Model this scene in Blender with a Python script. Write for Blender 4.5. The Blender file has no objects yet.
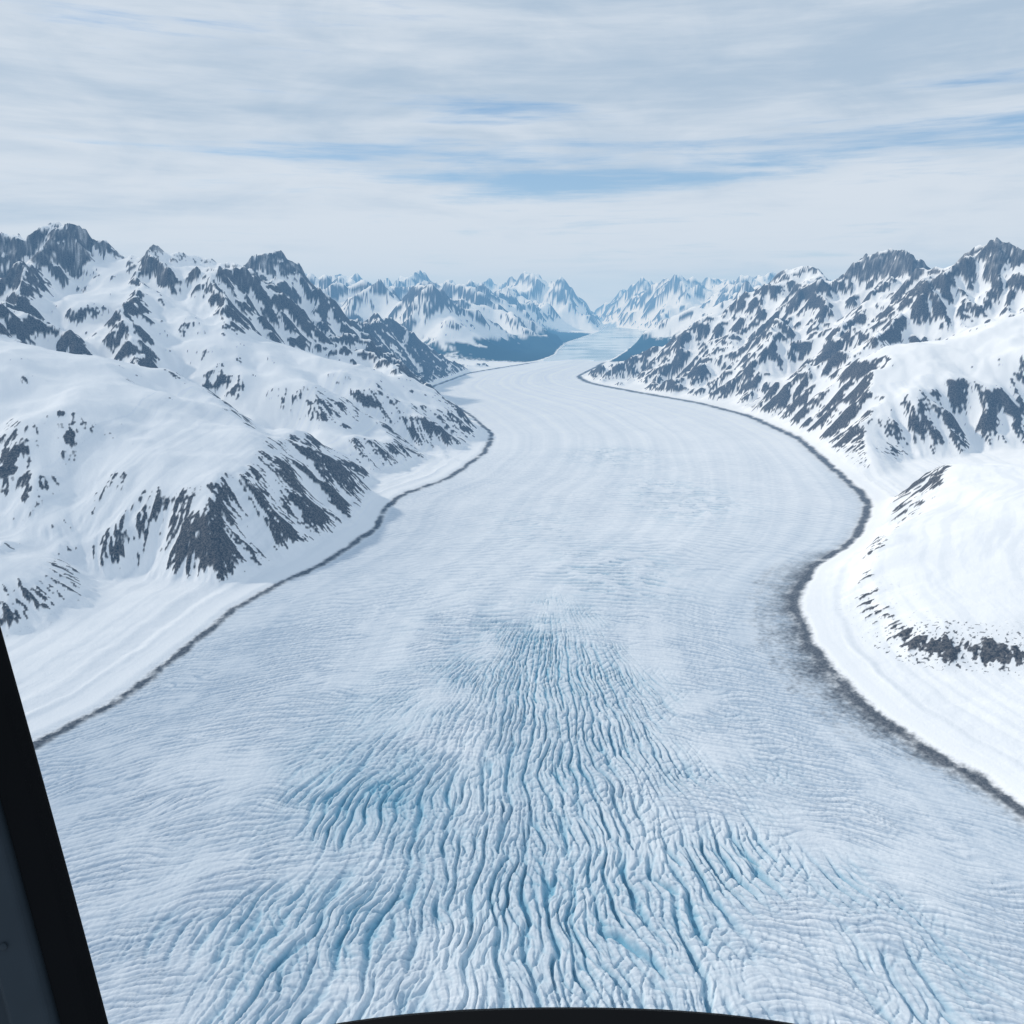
import bpy, math, time
import numpy as np
T0=time.time()
rng=np.random.RandomState(7)
F=np.float32
# ---------------------------------------------------------------- noise
P=np.tile(rng.permutation(256),3).astype(np.int32)
ANG=rng.rand(256)*2*np.pi
GX=np.cos(ANG).astype(F); GY=np.sin(ANG).astype(F)
RX=rng.rand(256).astype(F); RY=rng.rand(256).astype(F)
def pn(x,y,seed=0):
    xf=np.floor(x); yf=np.floor(y)
    xi=(xf.astype(np.int32)+seed*37)&255; yi=(yf.astype(np.int32)+seed*91)&255
    fx=(x-xf).astype(F); fy=(y-yf).astype(F)
    u=fx*fx*fx*(fx*(fx*6-15)+10); v=fy*fy*fy*(fy*(fy*6-15)+10)
    a=P[xi]+yi; b=P[xi+1]+yi
    h=P[a]; n00=GX[h]*fx+GY[h]*fy
    h=P[b]; n10=GX[h]*(fx-1)+GY[h]*fy
    h=P[a+1]; n01=GX[h]*fx+GY[h]*(fy-1)
    h=P[b+1]; n11=GX[h]*(fx-1)+GY[h]*(fy-1)
    n0=n00+u*(n10-n00); n1=n01+u*(n11-n01)
    return (n0+v*(n1-n0))*F(1.5)
def fbm(x,y,o=4,seed=0,g=0.5):
    s=0;a=1.0
    for i in range(o):
        s=s+a*pn(x,y,seed+i*3); x=x*2.03+11.3; y=y*2.03+5.7; a*=g
    return s
def ridged(x,y,o=5,seed=0,g=0.5):
    s=0;a=1.0;w=1.0;t=0
    for i in range(o):
        n=1-np.abs(pn(x,y,seed+i*3)); n=n*n*w
        s=s+a*n; t+=a; w=np.clip(n*1.6,0,1); x=x*2.05+3.3; y=y*2.05+9.1; a*=g
    return s/t
def phac(x,y,dx,dy,freq,seed=0,k=1.0):
    px=x*freq; py=y*freq
    ix=np.floor(px); iy=np.floor(py)
    nx=-dy; ny=dx
    c=np.zeros_like(px); s=np.zeros_like(px)
    for i in (-1,0,1):
        for j in (-1,0,1):
            a=(ix.astype(np.int32)+i+seed*37)&255; b=(iy.astype(np.int32)+j+seed*53)&255
            h=P[P[a]+b]
            vx=px-(ix+i+0.5+(RX[h]-0.5)*0.8); vy=py-(iy+j+0.5+(RY[h]-0.5)*0.8)
            d2=vx*vx+vy*vy
            w=np.maximum(np.exp(-2.0*d2)-0.018,0)
            ph=(vx*nx+vy*ny)*F(2*np.pi*k)
            c+=w*np.cos(ph); s+=w*np.sin(ph)
    m=np.sqrt(c*c+s*s)+0.06
    return c/m, s/m
def ss(a,b,x):
    t=np.clip((x-a)/(b-a),0,1); return t*t*(3-2*t)
def smax(a,b,k):
    h=np.clip(0.5+0.5*(a-b)/k,0,1); return b*(1-h)+a*h+k*h*(1-h)
# ---------------------------------------------------------------- glacier margins (world metres)
Lm=np.array([(-1850,-3000),(-1800,500),(-1740,1500),(-1690,2500),(-1653,2660),(-1515,3013),(-1445,3496),(-1379,4075),(-1083,4850),(-922,5530),(-941,5870),(-900,6500),(-539,7240),(-275,8550),(-229,9670),(-566,11400),(-1300,14000),(-1447,15100),(-890,18200),(702,21600),(1300,24500),(1486,26750),(2150,32000),(4300,42400),(5600,52000),(5600,80000)],float)
Rm=np.array([(1900,-3000),(1750,500),(1650,1500),(1542,2275),(1470,2510),(1379,2740),(1324,3060),(1319,3440),(1390,3880),(1482,4210),(1768,4750),(2135,5150),(2482,5785),(2753,6400),(2861,7152),(3182,9307),(3150,11200),(2809,12700),(2124,14150),(1441,15800),(1308,17250),(1884,19500),(3498,26750),(5600,35200),(6930,43600),(5700,52000),(5700,80000)],float)
def margin(tab):
    ys=np.arange(-3000,80000,40.0)
    xs=np.interp(ys,tab[:,1],tab[:,0])
    def sm(x,n):
        k=np.hanning(n*2+1); k/=k.sum()
        return np.convolve(np.pad(x,n,mode='edge'),k,'valid')
    a=sm(xs,6); b=sm(xs,22)
    w=np.clip((ys-9000)/6000,0,1)
    xs=a*(1-w)+b*w
    sl=np.gradient(xs,ys)
    return ys,xs,1/np.sqrt(1+sl*sl)
ysL,xsL,cL=margin(Lm); ysR,xsR,cR=margin(Rm)
def dists(X,Y):
    wob=(fbm(X/260,Y/260,3,5)*16).astype(F)
    a=((X-np.interp(Y,ysL,xsL))*np.interp(Y,ysL,cL)).astype(F)+wob
    b=((np.interp(Y,ysR,xsR)-X)*np.interp(Y,ysR,cR)).astype(F)+wob
    return a,b
# ---------------------------------------------------------------- mountains: ridge skeleton, then river/ice erosion on a survey raster
ridges=[
 (1.95,1.8,0,[(-1180,5950,0),(-1453,5700,284),(-1830,5650,521),(-2261,5600,731),(-2890,6000,922),(-3847,6500,1150),(-5000,7100,1350)]),
 (1.9,1.8,0,[(-1960,3780,20),(-2519,4000,260),(-3300,4300,450),(-4500,5000,900),(-6000,5000,1300)]),
 (2.0,1.5,0,[(-420,9400,0),(-1035,9600,463),(-1714,9700,790),(-2438,9500,1022),(-3000,9300,1180)]),
 (1.8,1.5,0,[(-1350,7000,0),(-1750,7500,350),(-2200,8300,750),(-2700,9100,1100)]),
 (2.0,1.4,0,[(-4650,10500,1950),(-4500,9900,1650),(-4200,9200,1350)]),
 (1.5,1.35,1,[(-9000,10500,2000),(-7000,10800,2200),(-6200,11000,2050),(-5700,11000,2580),(-5500,11050,2320),(-5300,11000,2540),(-5100,11050,2260),(-4950,11000,2380),(-4700,11000,2050),(-4400,11000,2230),(-4150,11000,2060),(-3900,11000,2330),(-3720,11000,2240),(-3450,11050,1850),(-3500,12200,1800),(-3600,13500,2300),(-3302,13700,1850),(-2665,14000,1680),(-2300,15500,1350),(-2374,17000,1500),(-1900,17200,1080),(-1413,17300,870),(-700,18500,280),(-450,19300,0)]),
 (1.6,1.4,1,[(-2665,14000,1579),(-1900,13300,750),(-1100,12600,0)]),
 (1.6,1.4,1,[(-3686,13500,2130),(-2600,12300,1050),(-1500,11700,400),(-900,11300,0)]),
 (1.5,1.3,1,[(-3857,11000,2200),(-3000,10900,1480),(-2000,11000,900),(-1100,10900,400),(-600,10600,0)]),
 (1.4,1.3,1,[(-5600,11000,2300),(-5400,10000,2000),(-5100,9200,1700),(-4800,8300,1560),(-4300,7300,1380),(-3900,6900,1150)]),
 (1.4,1.3,1,[(-4598,11000,2150),(-4300,10000,1680),(-3900,9000,1450),(-3500,8000,1150),(-3200,7300,950),(-2700,6700,700)]),
 (1.4,1.3,1,[(-3800,11000,2200),(-3500,10200,1700),(-3000,9400,1320)]),
 (1.4,1.3,1,[(-4800,8300,1500),(-4000,7900,1250),(-3500,7300,1000)]),
 (2.4,1.4,1,[(-9000,10500,2100),(-7500,7000,1900),(-6000,5000,1300)]),
 (3.2,3.0,0,[(1950,4300,5),(2150,4300,120),(2450,4400,240),(2900,4600,340),(3600,4900,450),(5000,5000,650)]),
 (2.5,2.8,0,[(2500,4450,240),(2280,3900,215),(2130,3480,190)]),
 (2.3,2.6,0,[(3000,4600,340),(2900,3900,290),(2800,3400,240)]),
 (1.75,1.6,0,[(2930,7050,0),(3100,7600,200),(3200,8200,330),(3660,9300,744),(4622,9800,1007),(6050,10300,1294),(7500,10500,1800)]),
 (1.6,1.35,1,[(1400,15900,0),(2446,16500,560),(3380,16500,980),(4303,16500,1420),(4900,16300,1880),(5386,16000,2380),(5700,15300,1980),(6000,14900,2300),(6335,14500,2420),(6769,14000,2120),(6718,12500,2330),(7300,12000,2250),(9500,11500,2400)]),
 (1.5,1.3,1,[(5386,16000,2200),(4700,14800,1550),(3900,13300,900),(3450,12300,250),(3350,11900,0)]),
 (1.5,1.3,1,[(6718,12500,2280),(5800,12000,1800),(4800,11300,1200),(4100,10800,600),(3700,10300,0)]),
 (1.5,1.3,1,[(3380,16500,948),(2800,15300,480),(2400,14400,0)]),
 (1.5,1.3,1,[(4303,16500,1350),(3500,14800,700),(3000,13600,100)]),
 (1.5,1.3,1,[(6335,14500,2300),(5200,13200,1500),(4300,12300,850),(3800,11500,200)]),
 (2.0,1.4,1,[(-2300,30000,1600),(-411,30000,1340),(500,28500,650),(1300,27000,0)]),
 (2.0,1.4,1,[(3600,27500,0),(4753,28000,900),(6040,28000,1450),(8000,27000,1800)]),
]
def target(x,y):
    a,b=dists(x,y); do=-np.minimum(a,b)
    amp=ss(0,1200,do)*0.75+0.25
    wx=x+fbm(x/1300,y/1300,5,11,0.5)*140*amp; wy=y+fbm(x/1300+40,y/1300+17,5,23,0.5)*140*amp
    sp=fbm(x/900,y/900,4,31,0.5)
    Hd=np.zeros_like(x)-50; Ha=np.zeros_like(x)-50
    for wf,ex,kind,pts in ridges:
        for (x0,y0,z0),(x1,y1,z1) in zip(pts[:-1],pts[1:]):
            vx,vy=x1-x0,y1-y0
            t=np.clip(((wx-x0)*vx+(wy-y0)*vy)/(vx*vx+vy*vy),0,1)
            d=np.hypot(wx-x0-t*vx,wy-y0-t*vy)
            zr=z0+(z1-z0)*t
            W=zr*wf+120
            if kind==0:
                u=np.clip(d*(1+0.20*sp)/W,0,1); Hd=np.maximum(Hd,zr*(1-u**ex))
            else:
                u=np.clip(d*(1+0.40*sp)/W,0,1); Ha=np.maximum(Ha,zr*(1-u)**ex)
    K=ss(-250,100,Ha-Hd)
    near=ss(5000,8000,do); far=ss(300,4500,do)*ss(19000,25000,y); endm=ss(42500,47000,y)
    bgm=np.maximum(np.maximum(near,far),endm)
    rg=ridged(x/6200+3.1,y/6200+1.7,4,41,0.4)
    hb=(rg*3700-850+500*ss(36000,48000,y))*bgm
    H=smax(Hd,Ha,50.)
    K=np.maximum(K,ss(-100,100,hb-H)); H=smax(H,hb,50.)
    hn=np.clip(H/1500,0,1.4)
    r0=(1-ss(5200,6000,y))*ss(1500,1900,x)
    cr=ridged(wx/1500,wy/1500,5,61,0.5)-0.5
    H=H+cr*(90*(1-0.8*r0)+400*K*np.clip(hn-0.1,0,1))*np.clip(hn*2,0,1)
    H=H+fbm(x/520,y/520,4,67,0.55)*(34*(1-0.7*r0)+55*K)*np.clip(hn*2,0,1)
    bench=14+np.clip(do,0,2500)*0.035+fbm(x/400,y/400,4,71,0.4)*12*ss(0,300,do)
    edge=ss(40,380,do)
    farfl=ss(21500,24000,y)
    bench=bench*(1-farfl)+farfl*(-40+ss(0,700,do)*90)
    return smax(H*edge,bench,22.0),K,do
def gblur(h,s):
    p=int(4*s)+2; hp=np.pad(h,p,mode='edge')
    fy=np.fft.fftfreq(hp.shape[0])[:,None]; fx=np.fft.rfftfreq(hp.shape[1])[None,:]
    g=np.exp(-2*(np.pi*s)**2*(fx*fx+fy*fy))
    return np.fft.irfft2(np.fft.rfft2(hp)*g,s=hp.shape)[p:-p,p:-p]
def simulate(x0,x1,y0,y1,dx,iters,kd,talus):
    xs=np.arange(x0,x1,dx); ys=np.arange(y0,y1,dx)
    XX,YY=np.meshgrid(xs,ys); H,K,do=target(XX,YY)
    ny,nx=H.shape; Nn=ny*nx
    h=H.astype(np.float64).copy(); fixed=(do<60)
    fixed[0]=fixed[-1]=True; fixed[:,0]=fixed[:,-1]=True
    fixed=fixed.ravel(); ids=np.arange(Nn)
    hard=(kd*(0.40+0.60*K)*(0.7+0.7*ss(-0.5,0.5,fbm(XX/700,YY/700,4,401)))).ravel()
    tal=(talus*(0.74+0.75*ss(-0.5,0.5,fbm(XX/(dx*9),YY/(dx*9),4,411,0.65)))*(1+0.25*K*ss(1200,2000,H))).ravel()
    offs=[(-1,0,1),(1,0,1),(0,-1,1),(0,1,1),(-1,-1,1.4142),(-1,1,1.4142),(1,-1,1.4142),(1,1,1.4142)]
    for it in range(iters):
        hp=np.pad(h,1,mode='edge'); best=np.zeros((ny,nx)); rec=ids.reshape(ny,nx).copy(); dist=np.ones((ny,nx))*dx
        mn=np.full((ny,nx),1e9)
        for oy_,ox_,dd in offs:
            hn_=hp[1+oy_:1+oy_+ny,1+ox_:1+ox_+nx]; s=(h-hn_)/(dd*dx); m=s>best
            best=np.where(m,s,best); rec=np.where(m,ids.reshape(ny,nx)+oy_*nx+ox_,rec); dist=np.where(m,dd*dx,dist); mn=np.minimum(mn,hn_)
        rec=rec.ravel(); rec[fixed]=ids[fixed]; dist=dist.ravel()
        pit=(rec==ids)&~fixed
        d=(rec!=ids).astype(np.int32); rr=rec.copy()
        for k in range(12): d=d+d[rr]; rr=rr[rr]
        order=np.argsort(d,kind='stable'); L=int(d.max()); b=np.searchsorted(d[order],np.arange(L+2))
        A=np.full(Nn,dx*dx*1.0)
        for lv in range(L,0,-1):
            n_=order[b[lv]:b[lv+1]]; np.add.at(A,rec[n_],A[n_])
        hf=h.ravel(); f=hard*np.sqrt(A)/dist
        for lv in range(1,L+1):
            n_=order[b[lv]:b[lv+1]]; hr=hf[rec[n_]]; ff=f[n_]
            hf[n_]=np.minimum((hf[n_]+ff*hr)/(1+ff),hr+tal[n_]*dist[n_])
        hf[pit]=np.maximum(hf[pit],mn.ravel()[pit]+0.05)
        h=hf.reshape(ny,nx)
    s1=gblur(h,1.4); s2=gblur(h,4.0)
    hs=h+0.80*np.maximum(0,s1-h)
    hs=hs+(1-K)*0.45*(gblur(hs,2.2)-hs)
    hs=gblur(hs,0.5)
    gy_,gx_=np.gradient(gblur(hs,0.7),dx); sm=gblur(hs,2.6); dy_,dx_=np.gradient(sm,dx)
    return dict(x0=x0,y0=y0,dx=dx,hs=hs.astype(F),sl=np.hypot(gx_,gy_).astype(F),cv=((h-s2)/dx).astype(F),K=K.astype(F),gx=dx_.astype(F),gy=dy_.astype(F))
def bil(D,f,x,y):
    A=D[f]; ny,nx=A.shape
    u=np.clip((x-D['x0'])/D['dx'],0,nx-1.001); v=np.clip((y-D['y0'])/D['dx'],0,ny-1.001)
    i=u.astype(np.int32); j=v.astype(np.int32); a=(u-i).astype(F); b=(v-j).astype(F)
    return (A[j,i]*(1-a)+A[j,i+1]*a)*(1-b)+(A[j+1,i]*(1-a)+A[j+1,i+1]*a)*b
def bic(D,f,x,y):
    A=D[f]; ny,nx=A.shape
    u=np.clip((x-D['x0'])/D['dx'],1,nx-2.001); v=np.clip((y-D['y0'])/D['dx'],1,ny-2.001)
    i=u.astype(np.int32); j=v.astype(np.int32); a=(u-i).astype(F); b=(v-j).astype(F)
    def w(t): return ((-t+2*t*t-t**3)*0.5,(2-5*t*t+3*t**3)*0.5,(t+4*t*t-3*t**3)*0.5,(-t*t+t**3)*0.5)
    wa=w(a); wb=w(b); s=0
    for m in range(4):
        rw=0
        for n in range(4): rw=rw+wa[n]*A[j+m-1,i+n-1]
        s=s+wb[m]*rw
    return s
DN=simulate(-10000,10000,1200,20600,25.,26,0.013,1.14)
print('sim near',time.time()-T0)
DFR=simulate(-36000,36000,6000,63000,90.,22,0.013,1.05)
print('sim far',time.time()-T0)
# ---------------------------------------------------------------- ground sheet
def logseg(a,b,q): n=int(math.log(b/a)/q); return np.exp(np.linspace(math.log(a),math.log(b),n,endpoint=False))
r=np.concatenate([logseg(300,1300,0.02),logseg(1300,4200,0.0016),logseg(4200,9000,0.0023),logseg(9000,22000,0.0032),logseg(22000,64000,0.007),[64000]])
dth=math.radians(38.5)
th=np.concatenate([np.linspace(-math.radians(88),-dth,50,endpoint=False),np.linspace(-dth,dth,1300),np.linspace(dth,math.radians(88),51)[1:]])
NR,NC=len(r),len(th)
R2,TH=np.meshgrid(r,th,indexing='ij')
X=(R2*np.sin(TH)).astype(F); Y=(R2*np.cos(TH)-300).astype(F)
print('grid',NR,NC,NR*NC)
RES=(R2*np.maximum(np.gradient(r)/r,np.diff(th).min())[:,None]).astype(F)
dL,dR=dists(X,Y); din=np.minimum(dL,dR); dout=-din
M=dout>-20
x=X[M];y=Y[M];do=dout[M];res=RES[M]
wf_=np.maximum(ss(18800,20200,y),ss(9000,9900,np.abs(x)))
def both(fn,f): return fn(DN,f,x,y)*(1-wf_)+fn(DFR,f,x,y)*wf_
zz=both(bic,'hs'); g=both(bil,'sl'); cv=both(bil,'cv'); K=both(bil,'K'); gx0=both(bil,'gx'); gy0=both(bil,'gy')
g0=np.hypot(gx0,gy0)+1e-4
ux,uy=gx0/g0,gy0/g0
st0,_=phac(x,y,ux,uy,F(1/190.),seed=76,k=1.0)
st1,_=phac(x,y,ux,uy,F(1/80.),seed=77,k=1.0)
st2,_=phac(x,y,ux,uy,F(1/36.),seed=78,k=1.0)
farw=ss(22000,30000,y)
n1=fbm(x/620,y/620,4,91); n2=fbm(x/110,y/110,4,97,0.65); n3=fbm(x/26,y/26,3,98,0.7)*ss(1.0,3.0,26/res)
strata=fbm(x/900,(zz+n1*30)/26.,3,521,0.6)
r0=(1-ss(5200,6000,y))*ss(1500,1900,x)
lowb=ss(15,70,zz)*(1-ss(160,520,zz+n1*190))*ss(80,180,do)*ss(0.35,0.6,g)
low=lowb*(1-r0)
hi=K*ss(1300,2100,zz)
v0=ss(2,4,190/res); v1=ss(1.6,3.2,80/res); v2=ss(1.6,3.2,36/res)
rock=(g-1.05)*0.95+n1*0.28+n2*0.22+n3*0.22+np.clip(cv,-1,1)*0.34+strata*0.13
rock+=(1-low)*(st0*0.10+st1*0.13+st2*0.11)
rock+=low*(0.20+0.10*st0+0.22*st1+0.24*st2)
rock+=hi*0.14*(1-farw)+K*0.03-0.06*farw
rock+=0.14*ss(13500,15500,y)*(1-ss(20000,22000,y))*(1-ss(900,1400,zz))
rock+=r0*(-0.15+0.80*ss(12,35,zz)*(1-ss(90,165,zz+n1*45))*(1-ss(3850,4100,y)))
rock=np.minimum(rock,0.30+0.25*n3+0.2*n2)
slopecut=ss(0.22,0.45,g)
rock=rock*slopecut-0.5*(1-slopecut)
rk=ss(-0.03,0.20,rock)
dust=np.clip(0.35*hi*(0.5+0.8*n2)-0.10*st2+0.1*n3,0,0.5)
spk=fbm(x/17,y/17,2,531,0.6)
rka=np.maximum(rk*(1-dust),ss(0.60,0.75,spk+0.25*n1+0.22*r0)*ss(0.10,0.3,g)*0.8*ss(1.0,2.5,17/res))
det=(ridged(x/330,y/330,5,501,0.55)-0.5)*(20+75*hi)*v0+(ridged(x/110,y/110,4,505,0.55)-0.5)*16*v1+st0*7*v0+st1*4.5*v1+st2*2.0*v2
Z=np.zeros(X.shape,F)
steep=ss(0.35,0.9,g)
Z[M]=zz+det*(0.25*steep+0.75*rk)*(0.35+0.65*K)+low*(st1*4.0*v1+st0*5*v0+st2*1.5*v2)+n2*1.8*ss(60,200,do)+n3*0.8*rk
forest=ss(20000,22500,y)*(1-ss(170,620,zz+n1*150))*ss(20,200,do)*(1-ss(38000,42000,y))
forest=ss(0.3,0.6,forest+n2*0.15)
ROCK=np.zeros(X.shape,F); ROCK[M]=rka
FOR=np.zeros(X.shape,F); FOR[M]=forest
# ---------------------------------------------------------------- ice
I=dout<=60
x=X[I];y=Y[I];di=din[I]; dl=dL[I]; drr=dR[I]; res=RES[I]
zg=fbm(x/900,y/900,3,101,0.4)*8*ss(0,400,di)+26*ss(0,1100,di)
xl=np.interp(y,ysL,xsL); xr=np.interp(y,ysR,xsR); width=xr-xl
u=np.clip((x-xl)/width,0,1)
xc=0.5*(xl+xr)
wn=fbm(x/160,y/160,3,111); wn2=fbm(x/420,y/420,3,141)
sarc=(y+(x-xc)**2/5200.+wn*10+wn2*30).astype(F)
one=np.ones_like(x); zero=np.zeros_like(x)
def rot(sd,sc,am,o=2):
    q_=fbm(x/sc,y/sc,o,sd)*am; return np.cos(q_).astype(F),np.sin(q_).astype(F)
c_,s_=rot(301,240,0.9)
r1,_=phac(x*0.5,sarc,c_,s_,F(1/26.),seed=41,k=1.1)
r2,_=phac(x*0.45,sarc,c_,s_,F(1/14.),seed=42,k=1.1)
r3,_=phac(x*0.4,sarc,c_,s_,F(1/55.),seed=43,k=1.1)
c9,s9=rot(303,200,0.9)
r4,_=phac(x,sarc,np.cos(0.9+c9*0.4),np.sin(0.9+c9*0.4),F(1/24.),seed=44,k=1.0)
vall=lambda c,lo=0.1: np.clip((-c-lo)/(1-lo),0,1)
pm=ss(-0.5,0.5,fbm(x/380,y/380,5,121,0.6)+0.1)
rf1=ss(1.6,3.2,24/res); rf2=ss(1.6,3.2,13/res); rf3=ss(1.6,3.2,50/res)
t1=vall(r1,0.3)*rf1; t2=vall(r2,0.2)*rf2; t3=vall(r3)*rf3; t4=vall(r4,0.3)*rf1
rip=-(t1*4.8+t2*2.8+t4*1.2)*(0.25+0.75*pm)-t3*4.5*(0.25+0.75*(1-rf1))
ox,oy=230.,4700.
rx=x-ox; ry=y-oy; rr=(np.hypot(rx,ry)+1).astype(F)
a=np.arctan2(rx,-ry)
aw=(a+wn2*0.012+wn*0.003+0.02*np.sin(rr/900+a*2)).astype(F)
wid=np.clip(150+0.21*(4700-y),100,1000); cx=220-0.05*(4700-y)
field=np.exp(-((x-cx)/wid)**2)*(1-ss(3000,4500,y))
pb=np.exp(-((x+330)/360)**2-((y-2350)/680)**2)
field=np.clip(np.maximum(field*1.15,pb*0.65)+(wn2*0.45+wn*0.15)*ss(0.02,0.3,field),0,1)
field=ss(0.05,1.0,field)
la=aw*2300
c_,s_=rot(311,260,0.42,3)
lon=1-ss(2300,3300,y)
e1,_=phac(la,rr*0.26,s_,c_,F(1/44.),seed=51,k=1.1)
e1b,_=phac(la*0.8+500,rr*0.36,s_,c_,F(1/56.),seed=57,k=1.2)
e2,_=phac(la+900,rr*0.36,s_,c_,F(1/26.),seed=52,k=1.1)
e3,_=phac(la+1700,rr*0.6,s_,c_,F(1/14.),seed=53,k=1.1)
c5,s5=rot(317,150,1.1)
e4,_=phac(x,y,np.sin(0.7*s5+0.5).astype(F),np.cos(0.7*s5+0.5).astype(F),F(1/32.),seed=54,k=1.0)
e5,_=phac(x,y*0.7,np.sin(0.7*s5-0.7).astype(F),np.cos(0.7*s5-0.7).astype(F),F(1/28.),seed=55,k=1.0)
aa=ss(-0.25,0.35,fbm(la/160,rr/420,4,231,0.6)); ab_=ss(-0.25,0.35,fbm(la/130+31,rr/350,4,233,0.6))
k1=np.maximum(vall(e1,0.50)*(0.12+0.88*aa),vall(e1b,0.60)*(1-aa)*0.9); k2=vall(e2,0.45)*(0.15+0.85*ab_); k3=vall(e3,0.25)*ss(1.6,3.2,14/res)
k4=vall(e4,0.5)*ss(-0.3,0.3,wn); k5=vall(e5,0.5)*ss(-0.2,0.4,-wn)
tc_=vall(phac(x*0.55,sarc,one,zero,F(1/58.),seed=61,k=1.1)[0],0.15)*ss(1.5,3.0,56/res)
pt=lambda px,py,sx,sy: np.exp(-((x-px)/sx)**2-((y-py)/sy)**2)
pts_=np.clip(1.6*pt(600,4550,300,420)+1.6*pt(1300,6300,380,600)+0.7*pt(-100,3700,350,350)+1.0*pt(1000,8300,450,700)+0.5*pt(150,5600,350,500),0,1)*ss(-0.45,0.25,wn)
dep=field*((0.45+0.55*lon)*k1*19+k2*11+k3*2.5+k4*7+k5*5)+pts_*(tc_*20+t1*3)
zg=zg+rip*(1-0.6*field)-dep+fbm(x/11,y/11,2,151)*0.6*rf1
fn=fbm(x/140,y/140,4,161,0.6); fn2=fbm(x/24,y/24,3,171,0.65)*ss(1,3,24/res)
yR=ss(2200,3100,y)*(1-ss(4500,5400,y))
mL=np.exp(-((dl-4)/(20+y*0.0012))**2)
mR=np.exp(-((drr-2)/(26+y*0.0018))**2)
debris_fade=np.where(drr>0,np.exp(-np.clip(drr,0,None)/(60+100*yR))*(0.74+0.22*yR),0)  # wide soft band of moraine debris, thinning away from the right margin
debris_fade=np.maximum(debris_fade,0.36*np.exp(-((drr-190-30*fn)/60)**2)*yR)
mor=np.maximum(mL*(0.95+0.45*fn),np.maximum(mR*(1.05+0.4*fn),debris_fade*(0.95+0.3*fn)))
mor=mor+fn2*0.20*ss(0.06,0.3,mor)
mor=ss(0.10,0.95,mor)*(1-ss(20500,22000,y))
zmor=(mL+mR)*8*(1+0.4*fn2)
lat=u*26+fbm(x/900,y/3500,2,181)*0.5
fol=pn(lat,y/14000,191)+0.7*pn(lat*2.7,y/11000,193)+0.4*pn(lat*6.1,y/9000,199)
grey_tone=0.18+np.clip(0.45+0.6*fol,0,1)*0.19  # blue-grey base tone of the ice with faint flow bands
grey_tone+=(1-ss(0,900,di))*0.24*(1-ss(5000,9000,y))
grey_tone+=wn2*0.05+fbm(x/60,y/60,3,197)*0.06
grey_tone+=(t1*0.75+t2*0.55+t3*0.35+t4*0.2)*(0.25+0.75*pm)*(1-0.6*field)  # ripple troughs get a greyer colour so they stand out
grey_tone+=pts_*tc_*0.35
bl=0.05*field+field*(0.95*k1+0.65*k2+0.2*k3+0.4*k4+0.4*k5)*(0.75+0.4*wn2)
bl=bl+pb*(0.17+0.20*wn2)+pts_*(0.04+0.55*tc_)
bl+=0.04*(1-ss(3500,6500,y))
ZI=zg+zmor; bi=1-ss(-10,60,dout[I]); term=ss(21500,23500,y)
ZI=ZI*(1-term)-30*term
Z[I]=(ZI*bi+Z[I]*(1-bi)).astype(F)
MOR=np.zeros(X.shape,F); MOR[I]=mor
BL=np.zeros(X.shape,F); BL[I]=np.clip(bl,0,1)*(din[I]>0)
DI=np.zeros(X.shape,F); DI[I]=np.clip(grey_tone,0,1)*ss(0,60,din[I])
bd=(dout>0)&(dout<1600)&(Y<9000)
dt=0.16*ss(0.0,0.7,fbm(X[bd]/300,dout[bd]/70,4,541,0.55)+0.2)
DI[bd]=np.maximum(DI[bd],dt*ss(60,160,dout[bd]))
msk=(dout>60)&(dout<700)
Z=np.where(msk,Z+(6*np.exp(-((dout-170)/22)**2)+4*np.exp(-((dout-290)/26)**2)*ss(1800,2600,Y))*(1-ss(7000,9000,Y)),Z).astype(F)
print('terrain',time.time()-T0, float(Z.max()))
# ---------------------------------------------------------------- mesh helper
idx=np.arange(NR*NC).reshape(NR,NC)
q=np.stack([idx[1:,:-1],idx[1:,1:],idx[:-1,1:],idx[:-1,:-1]],-1).reshape(-1,4)[:,::-1]
cz=din.reshape(-1)[q[:,0]]; cdl=dL.reshape(-1)[q[:,0]]; cdr=dR.reshape(-1)[q[:,0]]; cy=Y.reshape(-1)[q[:,0]]
CO=np.stack([X,Y,Z],-1).reshape(-1,3).astype(F)
def mk(name,mask,mat):
    qq=q[mask]; used=np.zeros(NR*NC,bool); used[qq.reshape(-1)]=True
    remap=np.cumsum(used)-1
    qq=remap[qq].astype(np.int32); co=CO[used]
    me=bpy.data.meshes.new(name); me.vertices.add(len(co)); me.vertices.foreach_set('co',co.reshape(-1))
    me.loops.add(qq.size); me.loops.foreach_set('vertex_index',qq.reshape(-1))
    me.polygons.add(len(qq)); me.polygons.foreach_set('loop_start',np.arange(0,qq.size,4,dtype=np.int32))
    me.update(calc_edges=True)
    for nm,arrs in (('rock_forest_debris',(ROCK,FOR,MOR)),('ice_tone',(BL,DI,DI))):
        at=me.attributes.new(nm,'FLOAT_VECTOR','POINT')
        at.data.foreach_set('vector',np.stack([a_.reshape(-1)[used] for a_ in arrs],-1).astype(F).reshape(-1))
    me.materials.append(mat)
    ob=bpy.data.objects.new(name,me); bpy.context.scene.collection.objects.link(ob); return ob
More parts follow.
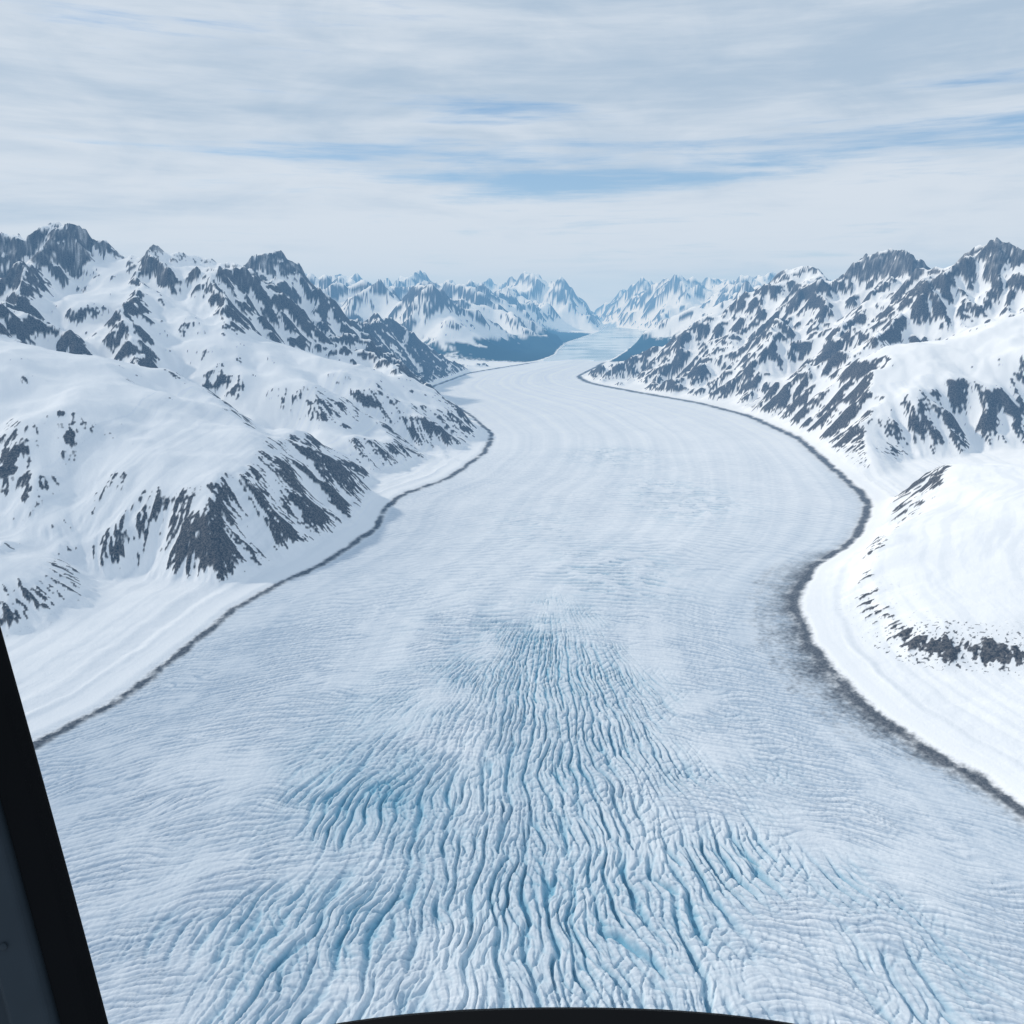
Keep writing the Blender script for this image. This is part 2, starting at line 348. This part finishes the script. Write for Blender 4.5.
# ---------------------------------------------------------------- materials
def newmat(n):
    m=bpy.data.materials.new(n); m.use_nodes=True; nt=m.node_tree; nt.nodes.clear(); return m,nt
def N(nt,t,**k):
    n=nt.nodes.new(t)
    for a,b in k.items(): setattr(n,a,b)
    return n
def math_(nt,op,a,b=None,clamp=False):
    n=nt.nodes.new('ShaderNodeMath'); n.operation=op; n.use_clamp=clamp
    for i,v in enumerate((a,b)):
        if v is None: continue
        if isinstance(v,(int,float)): n.inputs[i].default_value=v
        else: nt.links.new(v,n.inputs[i])
    return n.outputs[0]
def mixc(nt,f,a,b):
    n=nt.nodes.new('ShaderNodeMix'); n.data_type='RGBA'
    for i,v in ((0,f),(6,a),(7,b)):
        if isinstance(v,(int,float)): n.inputs[i].default_value=v
        elif isinstance(v,tuple): n.inputs[i].default_value=(*v,1)
        else: nt.links.new(v,n.inputs[i])
    return n.outputs[2]
def mr(nt,v,a,b,c=0.,d=1.,smooth=True):
    n=nt.nodes.new('ShaderNodeMapRange'); n.interpolation_type='SMOOTHSTEP' if smooth else 'LINEAR'
    nt.links.new(v,n.inputs[0])
    for i,k in zip((1,2,3,4),(a,b,c,d)): n.inputs[i].default_value=k
    return n.outputs[0]
def terrain_mat():
    m,nt=newmat('snow_ice_and_rock')
    geo=N(nt,'ShaderNodeNewGeometry'); pos=geo.outputs['Position']
    n=N(nt,'ShaderNodeTexNoise'); n.inputs['Scale'].default_value=0.09; n.inputs['Detail'].default_value=3; n.inputs['Roughness'].default_value=0.65
    nt.links.new(pos,n.inputs['Vector']); nf=n.outputs['Fac']
    def attr(nm):
        a=N(nt,'ShaderNodeAttribute'); a.attribute_name=nm; s=N(nt,'ShaderNodeSeparateXYZ'); nt.links.new(a.outputs['Vector'],s.inputs[0]); return s.outputs
    rfm=attr('rock_forest_debris'); ib=attr('ice_tone')
    jit=math_(nt,'MULTIPLY',math_(nt,'SUBTRACT',nf,0.5),1.2)
    rk=math_(nt,'ADD',rfm[0],math_(nt,'MULTIPLY',jit,math_(nt,'MULTIPLY',rfm[0],math_(nt,'SUBTRACT',1.6,rfm[0]))),True)
    rk=mr(nt,rk,0.12,0.9)
    snow=(0.86,0.88,0.91)
    rockc=mixc(nt,mr(nt,nf,0.35,0.68),(0.036,0.040,0.048),(0.16,0.155,0.155))
    ice=mixc(nt,ib[1],snow,(0.42,0.50,0.60))
    ice=mixc(nt,ib[0],ice,(0.20,0.43,0.57))
    mo=math_(nt,'ADD',rfm[2],math_(nt,'MULTIPLY',jit,math_(nt,'MULTIPLY',rfm[2],math_(nt,'SUBTRACT',1.3,rfm[2]))),True)
    col=mixc(nt,mo,ice,mixc(nt,mr(nt,nf,0.35,0.65),(0.05,0.06,0.075),(0.17,0.18,0.20)))
    col=mixc(nt,rk,col,rockc)
    col=mixc(nt,rfm[1],col,mixc(nt,nf,(0.02,0.045,0.055),(0.04,0.07,0.08)))
    b=N(nt,'ShaderNodeBump'); b.inputs['Strength'].default_value=0.6; b.inputs['Distance'].default_value=3.0
    nt.links.new(nf,b.inputs['Height'])
    p=N(nt,'ShaderNodeBsdfDiffuse'); p.inputs['Roughness'].default_value=0.6
    nt.links.new(col,p.inputs['Color']); nt.links.new(b.outputs[0],p.inputs['Normal'])
    o=N(nt,'ShaderNodeOutputMaterial'); nt.links.new(p.outputs[0],o.inputs[0]); return m
tm=terrain_mat()
isl=(cdl<cdr); nearY=cy<22500
mk('glacier',(cz>=55)|((cz>-30)&~nearY),tm)
mk('moraine',(cz<55)&(cz>-30)&isl&nearY,tm)
mk('moraine',(cz<55)&(cz>-30)&~isl&nearY,tm)
mk('snowy_mountain_range',(cz<=-30)&isl,tm)
mk('snowy_mountain_range',(cz<=-30)&~isl,tm)
print('mesh',time.time()-T0)
def simple(name,verts,faces,mat,smooth=False):
    me=bpy.data.meshes.new(name); me.from_pydata(verts,[],faces); me.materials.append(mat)
    if not smooth: me.shade_flat()
    ob=bpy.data.objects.new(name,me); bpy.context.scene.collection.objects.link(ob); return ob
wm,nt=newmat('lake_water')
p=N(nt,'ShaderNodeBsdfPrincipled'); p.inputs['Roughness'].default_value=0.18
nz=N(nt,'ShaderNodeTexNoise'); nz.inputs['Scale'].default_value=0.0006; nz.inputs['Detail'].default_value=5
g_=N(nt,'ShaderNodeNewGeometry'); nt.links.new(g_.outputs['Position'],nz.inputs['Vector'])
nt.links.new(mixc(nt,mr(nt,nz.outputs['Fac'],0.35,0.55),(0.12,0.24,0.32),(0.66,0.74,0.80)),p.inputs['Base Color'])
o=N(nt,'ShaderNodeOutputMaterial'); nt.links.new(p.outputs[0],o.inputs[0])
simple('lake',[(-14000,21800,0),(22000,21800,0),(22000,60000,0),(-14000,60000,0)],[(0,1,2,3)],wm)
# ---------------------------------------------------------------- air
hm,nt=newmat('valley_haze')
ab=N(nt,'ShaderNodeVolumeAbsorption'); ab.inputs['Color'].default_value=(0.60,0.35,0.0,1); ab.inputs['Density'].default_value=2.3e-5
em=N(nt,'ShaderNodeEmission'); em.inputs['Color'].default_value=(0.36,0.94,1.82,1); em.inputs['Strength'].default_value=1e-5  # emission stands in for daylight scattered by the air
ad=N(nt,'ShaderNodeAddShader'); nt.links.new(ab.outputs[0],ad.inputs[0]); nt.links.new(em.outputs[0],ad.inputs[1])
o=N(nt,'ShaderNodeOutputMaterial'); nt.links.new(ad.outputs[0],o.inputs['Volume'])
a0,a1,b0,b1,c0,c1_=-60000,60000,-20000,75000,-300,3100
simple('atmospheric_haze',[(a0,b0,c0),(a1,b0,c0),(a1,b1,c0),(a0,b1,c0),(a0,b0,c1_),(a1,b0,c1_),(a1,b1,c1_),(a0,b1,c1_)],[(0,3,2,1),(4,5,6,7),(0,1,5,4),(1,2,6,5),(2,3,7,6),(3,0,4,7)],hm)
# ---------------------------------------------------------------- sun + sky
SE,SA=math.radians(35),math.radians(-76)
sd=(math.sin(SA)*math.cos(SE),math.cos(SA)*math.cos(SE),math.sin(SE))
sun=bpy.data.lights.new('sun','SUN'); sun.energy=2.9; sun.angle=math.radians(2.5); sun.color=(1,0.95,0.87)
so=bpy.data.objects.new('sun',sun); bpy.context.scene.collection.objects.link(so)
from mathutils import Vector, Matrix
so.rotation_euler=Vector(sd).to_track_quat('Z','Y').to_euler(); so.location=(0,0,5000)
w=bpy.data.worlds.new('World'); bpy.context.scene.world=w; w.use_nodes=True; nt=w.node_tree; nt.nodes.clear()
sky=N(nt,'ShaderNodeTexSky'); sky.sky_type='NISHITA'; sky.sun_disc=False; sky.sun_elevation=SE; sky.sun_rotation=SA; sky.altitude=1500
skm=N(nt,'ShaderNodeVectorMath'); skm.operation='SCALE'; nt.links.new(sky.outputs[0],skm.inputs[0]); skm.inputs['Scale'].default_value=0.12
tc=N(nt,'ShaderNodeTexCoord'); sx=N(nt,'ShaderNodeSeparateXYZ'); nt.links.new(tc.outputs['Generated'],sx.inputs[0])
def skn(scale,rot,sc,det,ro,dist=0.0):
    mp=N(nt,'ShaderNodeMapping'); mp.inputs['Scale'].default_value=scale; mp.inputs['Rotation'].default_value=rot; nt.links.new(tc.outputs['Generated'],mp.inputs[0])
    n=N(nt,'ShaderNodeTexNoise'); n.inputs['Scale'].default_value=sc; n.inputs['Detail'].default_value=det; n.inputs['Roughness'].default_value=ro; n.inputs['Distortion'].default_value=dist
    nt.links.new(mp.outputs[0],n.inputs['Vector']); return n.outputs['Fac']
na=skn((1.2,1.2,8),(0,0.03,0),1.3,6,0.5,0.8)
nb=skn((3,3,26),(0,-0.04,0),1.6,8,0.6,0.4)
nc=skn((5,5,13),(0,0.05,0),1.3,7,0.55,1.0)
nd=skn((4,4,60),(0,0.02,0),1.6,8,0.62,0.2)
gap=None
for (px,pz,wx_,wz_,s_) in [(0.09,0.127,0.20,0.015,1.25),(-0.02,0.200,0.11,0.014,0.85),(-0.20,0.150,0.12,0.012,0.75),(0.42,0.155,0.18,0.018,0.85),(0.0,0.155,0.2,0.02,0.5),(0.45,0.20,0.1,0.010,0.55)]:
    a_=math_(nt,'DIVIDE',math_(nt,'SUBTRACT',sx.outputs[0],px),wx_); b_=math_(nt,'DIVIDE',math_(nt,'SUBTRACT',sx.outputs[2],pz),wz_)
    e=math_(nt,'EXPONENT',math_(nt,'MULTIPLY',math_(nt,'ADD',math_(nt,'MULTIPLY',a_,a_),math_(nt,'MULTIPLY',b_,b_)),-1.0))
    e=math_(nt,'MULTIPLY',e,s_); gap=e if gap is None else math_(nt,'ADD',gap,e)
gn=math_(nt,'ADD',math_(nt,'MULTIPLY',math_(nt,'SUBTRACT',nb,0.5),2.2),math_(nt,'MULTIPLY',math_(nt,'SUBTRACT',na,0.5),0.9))
gn=math_(nt,'ADD',gn,math_(nt,'MULTIPLY',math_(nt,'SUBTRACT',nd,0.5),1.8))
gapf=mr(nt,math_(nt,'ADD',gap,gn),0.2,1.25,0.0,0.95)
tone=math_(nt,'ADD',math_(nt,'MULTIPLY',na,0.45),math_(nt,'ADD',math_(nt,'MULTIPLY',nb,0.25),math_(nt,'ADD',math_(nt,'MULTIPLY',nc,0.2),math_(nt,'MULTIPLY',nd,0.1))))
tone=math_(nt,'ADD',tone,mr(nt,sx.outputs[2],0.03,0.33,0.06,-0.05))
cloud=mixc(nt,mr(nt,tone,0.38,0.62),(0.43,0.54,0.67),(0.70,0.765,0.84))
skc=mixc(nt,gapf,cloud,mixc(nt,0.5,skm.outputs[0],(0.24,0.44,0.72)))
bg=N(nt,'ShaderNodeBackground'); nt.links.new(skc,bg.inputs[0]); bg.inputs[1].default_value=1.0
o=N(nt,'ShaderNodeOutputWorld'); nt.links.new(bg.outputs[0],o.inputs[0])
# ---------------------------------------------------------------- camera
cam=bpy.data.cameras.new('camera'); cam.sensor_width=36; cam.lens=29.88; cam.clip_start=0.05; cam.clip_end=200000
co=bpy.data.objects.new('camera',cam); bpy.context.scene.collection.objects.link(co)
co.location=(0,0,1500); co.rotation_euler=(math.radians(76),0,0); bpy.context.scene.camera=co
# ---------------------------------------------------------------- aircraft parts
ATT=Matrix.Translation((0,0,1500))@Matrix.Rotation(math.radians(-14),4,'X')
def paint(n,col,rough):
    m,nt=newmat(n); p=N(nt,'ShaderNodeBsdfPrincipled'); p.inputs['Roughness'].default_value=rough
    tcn=N(nt,'ShaderNodeTexCoord'); z=N(nt,'ShaderNodeTexNoise'); z.inputs['Scale'].default_value=18; z.inputs['Detail'].default_value=6; nt.links.new(tcn.outputs['Object'],z.inputs['Vector'])
    nt.links.new(mixc(nt,z.outputs['Fac'],tuple(c*0.7 for c in col),tuple(c*1.25 for c in col)),p.inputs['Base Color'])
    o=N(nt,'ShaderNodeOutputMaterial'); nt.links.new(p.outputs[0],o.inputs[0]); p.inputs['Specular IOR Level'].default_value=0.10; return m
rub=paint('rubber_seal',(0.0025,0.003,0.004),0.8); met=paint('grey_painted_metal',(0.026,0.036,0.046),0.5)
def sweep(name,path,prof,mat,parent):
    vs=[];fs=[]
    n=len(prof)
    for i,pnt in enumerate(path):
        p0=Vector(path[max(i-1,0)]); p1=Vector(path[min(i+1,len(path)-1)])
        t=(p1-p0).normalized(); f=Vector((0,1,0)); a=t.cross(f).normalized(); d=a.cross(t).normalized()
        if a.x<0: a=-a
        if d.y<0: d=-d
        for (u_,v_) in prof: vs.append(tuple(Vector(pnt)+a*u_+d*v_))
    for i in range(len(path)-1):
        for j in range(n):
            fs.append((i*n+j,i*n+(j+1)%n,(i+1)*n+(j+1)%n,(i+1)*n+j))
    fs.append(tuple(range(n))); fs.append(tuple((len(path)-1)*n+j for j in range(n)))
    me=bpy.data.meshes.new(name); me.from_pydata(vs,[],fs); me.materials.append(mat); me.shade_flat()
    ob=bpy.data.objects.new(name,me); bpy.context.scene.collection.objects.link(ob); ob.parent=parent
    bv=ob.modifiers.new('b','BEVEL'); bv.width=0.002; bv.segments=2; bv.limit_method='ANGLE'
    return ob
wf=bpy.data.objects.new('aircraft_window_frame',None); bpy.context.scene.collection.objects.link(wf); wf.matrix_world=ATT
pth=[]
for k in range(15):
    s=k/14.0; z_=0.10-0.62*s
    pth.append((-0.361+(-0.09-z_)*0.273+0.003*math.sin(s*math.pi),0.60,z_))
sweep('window_seal',pth,[(0.0,0.0),(-0.006,-0.008),(-0.027,-0.010),(-0.031,0.04),(-0.028,0.045)],rub,wf)
sweep('door_post',[(a_-0.027,b_-0.002,c_) for a_,b_,c_ in pth],[(0.0,0.0),(-0.006,-0.012),(-0.030,-0.014),(-0.034,-0.006),(-0.2,-0.02),(-0.2,0.06),(-0.02,0.05)],met,wf)
for i_,k in enumerate((6,9,12)):
    px_,py_,pz_=pth[k]
    bpy.ops.mesh.primitive_uv_sphere_add(segments=16,ring_count=8,radius=0.0026,location=(0,0,0))
    sc_=bpy.context.object; sc_.name='screw_%d'%(i_+1); sc_.scale=(1,0.4,1); sc_.parent=wf; sc_.location=(px_-0.048,py_-0.0165,pz_); sc_.data.materials.append(met)
db=bpy.data.objects.new('aircraft_instrument_panel',None); bpy.context.scene.collection.objects.link(db); db.matrix_world=ATT
vs=[];fs=[];n=41
for i in range(n):
    s=(i/(n-1)-0.5)*2; xx=0.045+0.27*s
    zt=-0.4165-0.030*abs(s)**2.4-(0.05*max(0,abs(s)-0.86)/0.14)
    for (yy,dz_) in ((0.78,-0.14),(0.74,-0.03),(0.725,-0.006),(0.712,0.0),(0.695,-0.004),(0.685,-0.02),(0.68,-0.22)): vs.append((xx,yy,zt*1.0+dz_))
for i in range(n-1):
    for j in range(6): fs.append((i*7+j,i*7+j+1,(i+1)*7+j+1,(i+1)*7+j))
fs.append(tuple(range(7))); fs.append(tuple((n-1)*7+j for j in range(7)))
me=bpy.data.meshes.new('glare_shield'); me.from_pydata(vs,[],fs); me.materials.append(rub)
gs=bpy.data.objects.new('glare_shield',me); bpy.context.scene.collection.objects.link(gs); gs.parent=db
sc=bpy.context.scene; sc.view_settings.view_transform='Standard'; sc.view_settings.look='None'; sc.view_settings.exposure=0
print('done',time.time()-T0)
